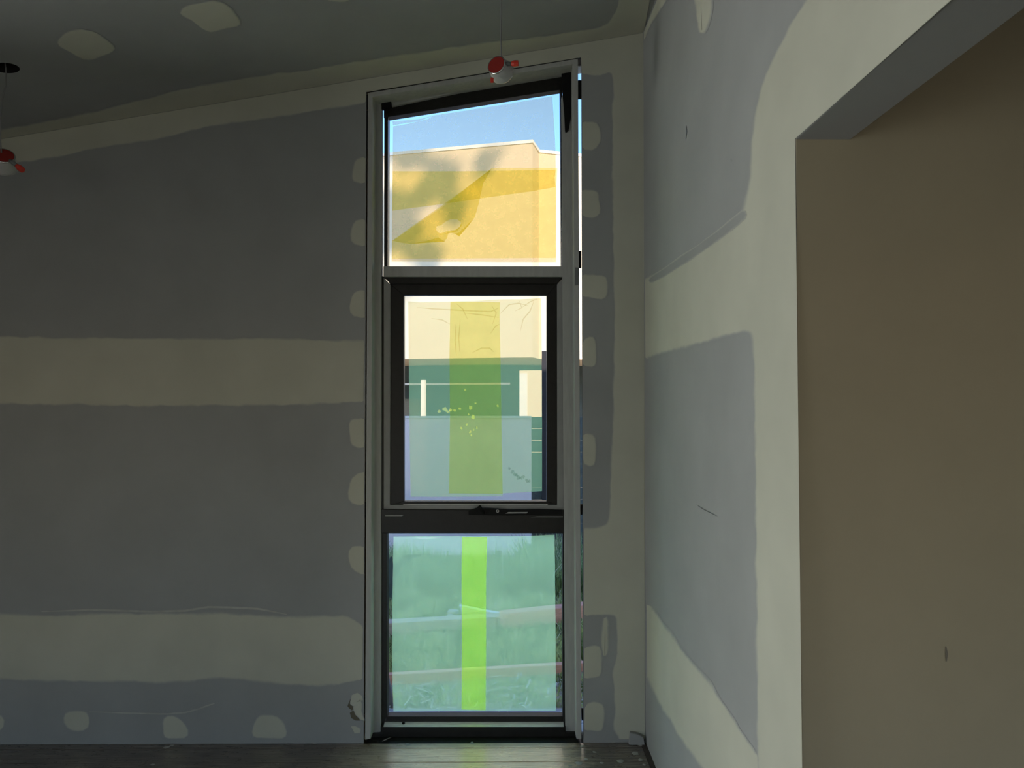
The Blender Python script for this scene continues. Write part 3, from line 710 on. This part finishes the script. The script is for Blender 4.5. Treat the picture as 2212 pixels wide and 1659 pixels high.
# ------------------------------------------------------------------ hanging downlights
def downlight(lamp_pix, hole, n_dir, label, cable_px, plug_px, clip_px):
    y = hole.y
    top = PY(*lamp_pix, y)
    root = empty('hanging_downlight', hole)
    tag(root, label, 'downlight', 'downlights hanging on their cables')
    n = Vector(n_dir).normalized()
    q = n.to_track_quat('Z', 'Y').to_matrix().to_4x4()
    X = Matrix.Translation(top) @ q
    def lathe(name, prof, mat, smooth=True):
        bm = bmesh.new(); add_lathe(bm, [(r_*1.2, z_*1.2) for r_, z_ in prof]); bmesh.ops.transform(bm, matrix=X, verts=bm.verts)
        o = bm_obj(name, bm, M[mat], None, smooth); child(o, root); return o
    body = lathe('body', [(0.0, -0.001), (0.0285, -0.001), (0.0305, -0.003), (0.034, -0.022), (0.0385, -0.040), (0.0390, -0.046), (0.034, -0.054), (0.020, -0.060), (0.0, -0.062)], 'white_plastic')
    lathe('red_cap', [(0.0, 0.0012), (0.0275, 0.0012), (0.0283, 0.0), (0.0275, -0.001), (0.0, -0.001)], 'red_label', False)
    lathe('rim', [(0.0284, 0.0008), (0.0312, 0.0), (0.0318, -0.003), (0.0300, -0.004)], 'chrome')
    bm = bmesh.new(); pl = PY(*plug_px, y - 0.01)
    mid = top + (pl - top) * 0.45
    add_tube(bm, [top + (pl - top) * 0.38, mid + (pl - mid) * 0.25, mid + (pl - mid) * 0.65], [0.006, 0.0085, 0.007], 10)
    c = bm_obj('connector', bm, M['grey_plastic'], None, True); child(c, root)
    bm = bmesh.new(); add_tube(bm, [mid + (pl - mid) * 0.62, pl - (pl - mid).normalized()*0.004, pl + (pl - mid).normalized() * 0.012], [0.008, 0.0115, 0.0105], 12)
    c = bm_obj('plug', bm, M['red_plastic'], None, False); child(c, root)
    if clip_px:
        bm = bmesh.new(); cp = PY(*clip_px, y - 0.005)
        add_box(bm, cp.x - .006, cp.x + .006, cp.y - .003, cp.y + .003, cp.z - .010, cp.z + .010); bevel_all(bm, .002)
        c = bm_obj('spring_clip', bm, M['red_plastic'], None); child(c, root)
    pts = [hole + C_N * 0.05] + [PY(px, py, y) for px, py in cable_px]
    bm = bmesh.new(); add_tube(bm, pts, 0.0024, 8)
    c = bm_obj('cable', bm, M['cable'], None, True); child(c, root)
    return root
downlight((1072, 140), H2, (-0.46, -0.87, 0.18), 'white downlight with red cap hanging in front of the window head', [(1083, -32), (1083, 30), (1082, 80), (1083, 122), (1078, 136)], (1113, 137), (1063, 173))
downlight((8, 336), H1, (0.42, -0.72, 0.52), 'white downlight with red cap hanging at the left edge below its ceiling hole', [(13, 160), (13, 185), (8, 200), (4, 220), (2, 260), (1, 300), (3, 330)], (44, 364), None)

# ------------------------------------------------------------------ small things on the floor
q = [PY(1359, 1596, D - 0.03), PY(1362, 1584, D - 0.03), PY(1378, 1587, D - 0.03), PY(1390, 1593, D - 0.03), PY(1393, 1599, D - 0.03)]
for p in q: p.z = max(p.z, 0.0015)
q[0].z = q[-1].z = 0.0015
off = prism_obj('plasterboard_offcut', q, (0.0, 0.022, 0.0), M['board'], None, 0.0015)
tag(off, 'small grey plasterboard offcut on the floor in the corner', 'offcut')
def splat(px, py, r, ar=1.8):
    c = PZ(px, py, 0.0)
    n = 9
    ring = [(c.x + r*ar*0.5*(1 + .35*random.uniform(-1, 1))*math.cos(k*2*math.pi/n), c.y + r*(1 + .35*random.uniform(-1, 1))*math.sin(k*2*math.pi/n), 0.0006) for k in range(n)]
    top = [((x - c.x)*.55 + c.x, (y - c.y)*.55 + c.y, 0.0026) for x, y, _ in ring]
    o = mesh_obj('plaster_splat', ring + top, [(k, (k+1) % n, n + (k+1) % n, n + k) for k in range(n)] + [tuple(range(n, 2*n))], M['splat'], floor, True)
for px, py, r in ((1383, 1608, .020), (1373, 1627, .017), (1341, 1644, .016), (1384, 1641, .012), (1391, 1652, .008), (1250, 1649, .018), (1258, 1612, .012), (1266, 1640, .010), (1284, 1625, .009), (1300, 1648, .008), (1370, 1605, .009), (1325, 1603, .012), (1232, 1654, .010), (1345, 1601, .010), (360, 1614, .014), (372, 1610, .012), (680, 1606, .010), (330, 1652, .010), (1020, 1606, .012), (880, 1608, .014)):
    splat(px, py, r)
bm = bmesh.new(); add_tube(bm, [PZ(826, 1601, .004), PY(834, 1597, D + .02), PY(845, 1592.5, D + .07)], [0.002, 0.003, 0.002], 6)
sl = bm_obj('timber_splinter', bm, simple('grey_splinter', (0.22, 0.2, 0.18), .8)); tag(sl, 'thin grey timber splinter leaning on the black window threshold', 'splinter')

# ------------------------------------------------------------------ outside: ground, planting, garden wall
def ground_z(y): return -0.12 + 0.12 * min(1.0, max(0.0, (y - 4.0) / 3.5))
M['soil'] = simple('soil_and_mulch', (0.44, 0.36, 0.27), 0.95, vary=0.5, scale=14, bmp=0.4)
nx_, ny_ = 24, 40
gv, gf = [], []
for j in range(ny_ + 1):
    y = D + 0.21 + (26 - D) * (j/ny_)**2
    for i_ in range(nx_ + 1):
        x = -14 + 28*i_/nx_
        gv.append((x, y, ground_z(y) + 0.02*noise.noise(Vector((x*2, y*2, 0)))))
for j in range(ny_):
    for i_ in range(nx_):
        k = j*(nx_+1) + i_; gf.append((k, k+1, k+nx_+2, k+nx_+1))
ground = mesh_obj('ground', gv, gf, M['soil'], None, True)
tag(ground, 'brown garden soil outside the window', 'ground', kind='structure')

def grass_mat(name, c0, c1, c2):
    m, nt, out = mat_base(name)
    p = principled(nt, c1, 0.6, spec=0.25)
    at = nt.nodes.new('ShaderNodeAttribute'); at.attribute_name = 'tone'
    r = ramp_node(nt, at.outputs['Fac'], [(0.0, c0), (0.55, c1), (0.85, c1), (1.0, c2)])
    nt.links.new(r.outputs[0], p.inputs['Base Color'])
    tl = nt.nodes.new('ShaderNodeBsdfTranslucent'); nt.links.new(r.outputs[0], tl.inputs[0])
    mx = nt.nodes.new('ShaderNodeMixShader'); mx.inputs[0].default_value = 0.4
    nt.links.new(p.outputs[0], mx.inputs[1]); nt.links.new(tl.outputs[0], mx.inputs[2])
    nt.links.new(mx.outputs[0], out.inputs['Surface']); return m
M['grass'] = grass_mat('grass_blades', (0.16, 0.20, 0.06), (0.66, 0.70, 0.30), (0.95, 0.90, 0.66))
M['weeds'] = grass_mat('weed_blades', (0.12, 0.18, 0.08), (0.50, 0.60, 0.28), (0.90, 0.88, 0.62))
def blades(name, n, region, hmin, hmax, wid, mat, lean=0.6, hfun=None):
    vsx, fs, tone = [], [], []
    for _ in range(n):
        x, y = region()
        hh = random.uniform(hmin, hmax) * (hfun(x, y) if hfun else 1)
        if hh <= 0.01: continue
        z0 = ground_z(y) - 0.005
        an = random.uniform(0, 2*math.pi); la = random.uniform(0, 2*math.pi); lr = random.uniform(0.1, lean)*hh
        dx, dy = math.cos(an)*wid*.5, math.sin(an)*wid*.5
        lx, ly = math.cos(la)*lr, math.sin(la)*lr
        k = len(vsx)
        vsx += [(x-dx, y-dy, z0), (x+dx, y+dy, z0), (x+dx*.8+lx*.35, y+dy*.8+ly*.35, z0+hh*.6), (x-dx*.8+lx*.35, y-dy*.8+ly*.35, z0+hh*.6), (x+lx, y+ly, z0+hh)]
        fs += [(k, k+1, k+2, k+3), (k+3, k+2, k+4)]
        t = min(1, max(0, 0.40 + 0.8*noise.noise(Vector((x*5.5, y*3.5, 3))) + 0.4*noise.noise(Vector((x*16, y*12, 3))) + random.uniform(-.25, .25)))
        if random.random() < 0.05: t = 1.0
        tone += [t]*5
    o = mesh_obj(name, vsx, fs, M[mat])
    at = o.data.attributes.new('tone', 'FLOAT', 'POINT'); at.data.foreach_set('value', tone)
    return o
def reg_lawn():
    while True:
        y = 4.15 + 2.1*random.random()**1.1
        x = random.uniform(-1.8, 1.5)
        # keep the strips of the two sleepers free
        if abs(y - (4.56 + 0.19*(x + .12))) < 0.07 or abs(y - (5.58 + 0.30*(x + .1))) < 0.14: continue
        if y < 4.45 and random.random() < 0.55: continue
        return x, y
o = blades('lawn_grass', 26000, reg_lawn, 0.035, 0.10, 0.009, 'grass', 0.9, lambda x, y: 0.5 if y < 4.6 + 0.19*x else (0.6 if 5.3 < y - 0.3*x < 5.62 else 1.0))
tag(o, 'short green grass between the timber edging outside', 'grass', kind='stuff')
def reg_weed(): return random.uniform(-2.4, 2.2), random.uniform(6.2, 7.2)
def wh(x, y):
    return 0.45 + 0.55*max(0, min(1, 0.5 + 0.9*noise.noise(Vector((x*1.5, 2.0, 1.0))))) + 0.45*(x > 0.15)
o = blades('weed_bank', 16000, reg_weed, 0.08, 0.30, 0.012, 'weeds', 0.7, wh)
tag(o, 'tall tangled weeds growing in front of the garden wall', 'weeds', kind='stuff')

# broad-leaved plant at the left of the low pane
M['broad_leaf'] = simple('dark_blue_green_leaf', (0.05, 0.10, 0.09), 0.5, vary=0.25)
plant = empty('broad_leaf_plant', (-0.93, 6.0, ground_z(6.0)))
tag(plant, 'dark broad-leaved plant with one arching leaf at the left of the low pane', 'plant')
def leaf(pts, w):
    bm = bmesh.new(); pts = [Vector(p) for p in pts]; rows = []
    for k, p in enumerate(pts):
        t = (pts[min(k+1, len(pts)-1)] - pts[max(k-1, 0)]).normalized()
        s = t.cross(Vector((0, 1, 0.2))).normalized(); ww = w*math.sin(math.pi*(0.12 + 0.80*k/(len(pts)-1)))
        rows.append([bm.verts.new(p - s*ww), bm.verts.new(p + Vector((0, .012, 0))), bm.verts.new(p + s*ww)])
    for a_, b_ in zip(rows, rows[1:]):
        bm.faces.new((a_[0], a_[1], b_[1], b_[0])); bm.faces.new((a_[1], a_[2], b_[2], b_[1]))
    o = bm_obj('leaf', bm, M['broad_leaf'], None, True); child(o, plant)
base_ = Vector((-0.93, 6.0, ground_z(6.0)))
leaf([base_, PY(838, 1300, 6.0), PY(846, 1252, 6.0), PY(860, 1224, 5.98), PY(876, 1207, 5.95), PY(893, 1201, 5.92), PY(909, 1200, 5.9)], 0.032)
for a_, h_, yy in ((838, 1195, 6.05), (845, 1203, 6.0), (826, 1210, 6.1), (834, 1240, 5.9), (848, 1262, 5.95), (818, 1225, 6.0), (843, 1225, 5.95)):
    leaf([base_ + Vector((random.uniform(-.08, .04), 0, 0)), PY(a_ - 4, h_ + 90, yy), PY(a_ - 2, h_ + 45, yy), PY(a_, h_, yy)], 0.035)

# timber edging sleepers
M['red_sleeper'] = simple('reddish_timber_edging', (0.90, 0.42, 0.30), 0.8, vary=0.2, scale=5, stretch=(1, 14, 14))
M['grey_sleeper'] = simple('weathered_grey_sleeper', (0.62, 0.48, 0.38), 0.85, vary=0.2, scale=5, stretch=(1, 14, 14))
def sleeper(name, p0, p1, hgt, dep, mat, label):
    p0, p1 = Vector(p0), Vector(p1); d = (p1 - p0).normalized(); s = Vector((-d.y, d.x, 0)).normalized()
    bm = bmesh.new(); add_prism(bm, [p0, p1, p1 + Vector((0, 0, hgt)), p0 + Vector((0, 0, hgt))], s*dep); bevel_all(bm, 0.006, 2)
    return tag(bm_obj(name, bm, M[mat]), label, 'timber edging', 'timber edging outside')
def along(pa, pb, zz, ext0, ext1):
    a_, b_ = PZ(*pa, zz), PZ(*pb, zz); d = (b_ - a_); return a_ - d*ext0, b_ + d*ext1
zz = ground_z(4.56)
p0, p1 = along((847, 1474), (1200, 1452), zz + 0.012, 0.6, 0.6); p0.z = p1.z = zz - 0.03
sleeper('timber_sleeper', p0, p1, 0.085, 0.05, 'red_sleeper', 'reddish timber edging board across the near lawn')
zz = ground_z(5.6)
p0, p1 = along((847, 1368), (1200, 1346), zz + 0.01, 0.6, 0.6); p0.z = p1.z = zz - 0.03
sleeper('timber_sleeper', p0, p1, 0.11, 0.10, 'grey_sleeper', 'weathered grey sleeper below the tall weeds')
p0, p1 = along((1100, 1330), (1212, 1318), 0.10, 0.1, 0.7); p0.z = p1.z = -0.05
sleeper('timber_sleeper', p0 + Vector((0, .2, 0)), p1 + Vector((0, .2, 0)), 0.11, 0.10, 'red_sleeper', 'short reddish board behind the weathered sleeper at right')

# scraps of white plastic and rubble lying on the sleeper
M['scrap'] = simple('white_plastic_scrap', (0.80, 0.80, 0.80), 0.5, vary=0.05)
M['rubble'] = simple('pale_rubble', (0.55, 0.50, 0.44), 0.9, vary=0.2, scale=20)
def scrap(pix, y, label, thick=0.006):
    pts = [PY(px, py, y + 0.02*random.random()) for px, py in pix]
    o = prism_obj('plastic_scrap', pts, (0.0, 0.03, thick), M['scrap'])
    tag(o, label, 'plastic scrap', 'white plastic scraps outside'); return o
scrap([(992, 1309), (1010, 1313), (1040, 1319), (1080, 1326), (1050, 1329), (1018, 1328), (997, 1325)], 5.52, 'long torn white plastic sheet lying on the weathered sleeper behind the tape')
scrap([(1143, 1331), (1150, 1324), (1160, 1322), (1158, 1330), (1165, 1333), (1150, 1335)], 5.62, 'small torn white plastic scrap on the sleeper right of the tape strip')
scrap([(1196, 1324), (1216, 1325), (1216, 1332), (1199, 1330)], 5.68, 'white plastic strip at the right end of the sleeper')
scrap([(1198, 1357), (1216, 1355), (1216, 1364), (1200, 1362)], 5.45, 'white plastic strip below the sleeper at the right edge')
scrap([(832, 1350), (848, 1346), (848, 1355), (836, 1360)], 5.35, 'white plastic scrap at the left end of the sleeper')
def rock(name, c, r, mat, label, cat, group):
    bm = bmesh.new(); bmesh.ops.create_icosphere(bm, subdivisions=1, radius=r)
    for v in bm.verts: v.co = v.co * random.uniform(.75, 1.2); v.co.z *= 0.6
    bmesh.ops.translate(bm, verts=bm.verts, vec=c)
    return tag(bm_obj(name, bm, M[mat]), label, cat, group)
p = PY(978, 1322, 5.62); rock('rubble_lump', p, 0.045, 'rubble', 'pale rubble lump left of the torn plastic sheet', 'rubble', 'rubble on the sleeper')
p = PY(972, 1332, 5.55); rock('rubble_lump', p, 0.035, 'rubble', 'smaller pale rubble lump in front of the other one', 'rubble', 'rubble on the sleeper')

# dry straw and chips close to the glass
M['straw'] = simple('dry_straw', (0.62, 0.58, 0.50), 0.8, vary=0.2)
M['path'] = simple('mauve_grey_paver', (0.38, 0.36, 0.38), 0.85, vary=0.15, scale=18, bmp=0.2)
pav = box_obj('concrete_kerb', -1.3, 1.1, D + 0.24, D + 0.62, -0.20, -0.095, M['path'], None, 0.006)
tag(pav, 'grey concrete strip along the foot of the house', 'kerb')
bm = bmesh.new()
for _ in range(260):
    x = random.uniform(-.95, .65); y = random.uniform(D + .26, D + 1.05)
    a_ = random.gauss(0.5, 1.0); L = random.uniform(.02, .09); w_ = random.uniform(.002, .006)
    z_ = (-0.092 if y < D + .62 else ground_z(y)) + random.uniform(.002, .03)
    d = Vector((math.cos(a_), math.sin(a_), random.uniform(-.05, .4))); s = Vector((-d.y, d.x, 0)).normalized()*w_
    c = Vector((x, y, z_)); bm.faces.new([bm.verts.new(c - s), bm.verts.new(c + s), bm.verts.new(c + d*L + s*.6), bm.verts.new(c + d*L - s*.6)])
straw = bm_obj('straw_litter', bm, M['straw']); tag(straw, 'scattered dry straw and chips at the foot of the glass', 'straw', kind='stuff')
# grey-mauve stake at the left edge outside
st = prism_obj('timber_stake', [PY(834, 1440, 4.15), PY(838, 1462, 4.15), PY(846, 1500, 4.15), PY(848, 1545, 4.15), PY(826, 1560, 4.15), PY(824, 1440, 4.15)], (0, 0.03, 0), simple('mauve_grey_timber', (0.20, 0.17, 0.165), 0.9, vary=0.2, scale=14))
tag(st, 'grey-brown tapered board standing at the left edge outside the low pane', 'board')

# rendered garden wall in the shade of the house
YW = 7.6
M['render_wall'] = simple('pale_blue_grey_render', (0.96, 0.82, 0.82), 0.9, vary=0.05, scale=2)
zt_w = PY(1000, 900.5, YW).z
xa, xb = -8.0, PY(1148, 950, YW).x
gw = empty('garden_wall', ((xa + xb)/2, YW, 0))
tag(gw, 'smooth pale rendered garden wall in shade', 'garden wall')
child(box_obj('wall_panel', xa, xb, YW, YW + 0.12, -0.1, zt_w - 0.012, M['render_wall']), gw)
child(box_obj('coping', xa, xb, YW - 0.01, YW + 0.13, zt_w - 0.012, zt_w + 0.006, simple('light_coping', (0.8, 0.78, 0.75), 0.8)), gw)
M['dark_fence'] = simple('dark_green_grey_panel', (0.10, 0.115, 0.105), 0.8, vary=0.3, scale=20)
df = empty('dark_gate', (xb + 1, YW + 0.05, 0)); tag(df, 'dark slatted gate at the right end of the garden wall', 'gate')
for k in range(12):
    z0 = -0.05 + k*0.118
    child(box_obj('slat', xb + 0.002, xb + 2.5, YW + 0.045, YW + 0.075, z0, z0 + 0.112, M['dark_fence']), df)
child(box_obj('gate_post', xb + 0.105, xb + 0.155, YW + 0.0, YW + 0.045, -0.1, zt_w + 0.65, simple('near_black_post', (0.035, 0.03, 0.032), 0.7)), df)

# ------------------------------------------------------------------ neighbour's house
YH = 12.0
Cc = PY(1150, 302, YH)
Cc.x -= 0.0
aL = math.atan2(0.62, 2.25)
dL = Vector((-math.cos(aL), math.sin(aL), 0))
zp = Cc.z; zs = PY(1150, 771.5, YH).z
A0 = Vector((Cc.x, YH, 0)); A1 = A0 + dL*9.0
R1 = Vector((PY(1164, 325, 12.48).x, 12.48, 0))
R2 = R1 + Vector((0.335, 0.10, 0)).normalized()*7.0
BK = Vector((2.0, 20.0, 0)); BL = Vector((-8.0, 20.0, 0))
house = empty('neighbour_house', (A0.x, A0.y, 0))
tag(house, 'sunlit cream house with parapet roof and open ground floor beyond the garden wall', 'house')
M['cream'] = simple('cream_render', (0.80, 0.64, 0.44), 0.9, spec=0.15, vary=0.02, scale=1.5)
M['cream_cap'] = simple('pale_parapet_cap', (0.95, 0.90, 0.82), 0.7, vary=0.02)
M['white_paint'] = simple('white_painted_timber', (0.88, 0.82, 0.74), 0.7, vary=0.03)
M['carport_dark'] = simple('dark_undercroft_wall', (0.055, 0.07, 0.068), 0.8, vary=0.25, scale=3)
foot = [A0, R1, R2, BK, BL, A1]
def prism_z(name, pts, z0, z1, mat, parent):
    bm = bmesh.new(); add_prism(bm, [Vector((p.x, p.y, z0)) for p in pts], (0, 0, z1 - z0))
    o = bm_obj(name, bm, M[mat] if isinstance(mat, str) else mat); child(o, parent); return o
prism_z('upper_wall', foot, zs, zp - 0.05, 'cream', house)
cen = sum(foot, Vector((0, 0, 0))) / len(foot)
def grow(pts, d):
    n = len(pts); out = []
    for i in range(n):
        a_, b_, c_ = pts[i-1], pts[i], pts[(i+1) % n]
        e1 = (b_ - a_).normalized(); e2 = (c_ - b_).normalized()
        n1 = Vector((e1.y, -e1.x, 0)); n2 = Vector((e2.y, -e2.x, 0))
        if n1.dot(b_ - cen) < 0 and n2.dot(b_ - cen) < 0: n1, n2 = -n1, -n2
        out.append(b_ + (n1 + n2).normalized()*d)
    return out
prism_z('parapet_cap', grow(foot, 0.02), zp - 0.05, zp, 'cream_cap', house)
# recessed ground floor
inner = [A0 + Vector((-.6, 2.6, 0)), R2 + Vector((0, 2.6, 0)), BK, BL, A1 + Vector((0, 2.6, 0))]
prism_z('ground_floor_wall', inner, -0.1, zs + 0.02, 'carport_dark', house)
def hpt(px, off):               # point on the facade line below the pixel column, pushed back by off
    d = ray(px, 850); nrm = Vector((dL.y, -dL.x, 0))
    if nrm.y > 0: nrm = -nrm
    t = (A0 - nrm*off - CAM).dot(nrm) / d.dot(nrm); return CAM + d*t
def hz(px, py, off):
    p = hpt(px, off); d = ray(px, py); return CAM.z + d.z * (p.y / d.y)
def hbox(name, px0, px1, py0, py1, off, dep, mat):
    p0, p1 = hpt(px0, off), hpt(px1, off)
    z0 = hz((px0+px1)/2, py1, off); z1 = hz((px0+px1)/2, py0, off)
    nrm = Vector((-dL.y, dL.x, 0)); nrm = nrm if nrm.y > 0 else -nrm
    bm = bmesh.new(); add_prism(bm, [Vector((p0.x, p0.y, z0)), Vector((p1.x, p1.y, z0)), Vector((p1.x, p1.y, z1)), Vector((p0.x, p0.y, z1))], nrm*dep)
    o = bm_obj(name, bm, M[mat]); child(o, house); return o
hbox('post', 909, 917.5, 821, 1000, -0.12, 0.06, 'white_paint')
hbox('rail', 780, 1100, 827.5, 831.5, 0.9, 0.06, 'white_paint')
pr = hbox('pier', 1122, 1169, 800, 1000, -0.22, 0.35, 'cream')
hbox('pier_return', 1122, 1139, 806, 1000, -0.225, 0.06, 'white_paint')

# tall tree behind our own house, out of view: it throws the dappled shade on the facade
tree = empty('unseen_shade_tree', (7.5, -7.0, 0))
tag(tree, 'tall unseen leafy tree behind the house that shades the cream facade', 'tree')
M['bark'] = simple('bark', (0.16, 0.11, 0.08), 0.9)
M['leaf'] = simple('tree_leaf', (0.07, 0.14, 0.04), 0.6)
def sun_point(px, py, t):       # point t metres towards the sun from the facade point seen at a pixel
    p = hpt(px, 0.0); q = Vector((p.x, p.y, hz(px, py, 0.0))); return q + SUN*t
bm = bmesh.new()
TE1 = SUN.cross(Vector((0, 0, 1))).normalized(); TE2 = SUN.cross(TE1)
T0 = 23.0
blobs = [(800, 360, 1.25), (870, 400, .40), (700, 380, 1.8), (905, 355, .45), (960, 345, .46), (1010, 330, .36), (1045, 322, .30), (960, 395, .36), (1000, 362, .30), (930, 330, .36), (870, 325, .36), (860, 440, .34), (850, 500, .36), (880, 545, .40), (925, 560, .34), (905, 590, .34), (700, 520, 1.3), (1020, 395, .20), (1035, 352, .24), (990, 315, .3), (985, 420, .26), (975, 455, .24), (940, 420, .25)]
for px, py, r in blobs:
    c = sun_point(px, py, T0 + random.uniform(-2, 2))
    for _ in range(int(420*r*r) + 34):
        v = Vector((random.gauss(0, 1), random.gauss(0, 1), random.gauss(0, 1))).normalized() * r * random.random()**0.4
        p = c + v; s = random.uniform(.06, .13)
        if noise.noise(Vector((p.dot(TE1), p.dot(TE2), 0))*2.3) < -0.02: continue
        u = Vector((random.gauss(0, 1), random.gauss(0, 1), random.gauss(0, 1))).normalized(); w_ = u.orthogonal().normalized()
        bm.faces.new([bm.verts.new(p - u*s), bm.verts.new(p + w_*s*.6), bm.verts.new(p + u*s), bm.verts.new(p - w_*s*.6)])
cr = bm_obj('crown', bm, M['leaf']); child(cr, tree); cr['kind'] = 'stuff'
bm = bmesh.new(); tp = sun_point(760, 420, T0)
add_tube(bm, [(tp.x + .6, tp.y - .5, -0.2), (tp.x + .4, tp.y - .3, 6), (tp.x + .1, tp.y - .1, 11), tuple(tp)], [.32, .26, .18, .06], 10)
child(bm_obj('trunk', bm, M['bark'], None, True), tree)
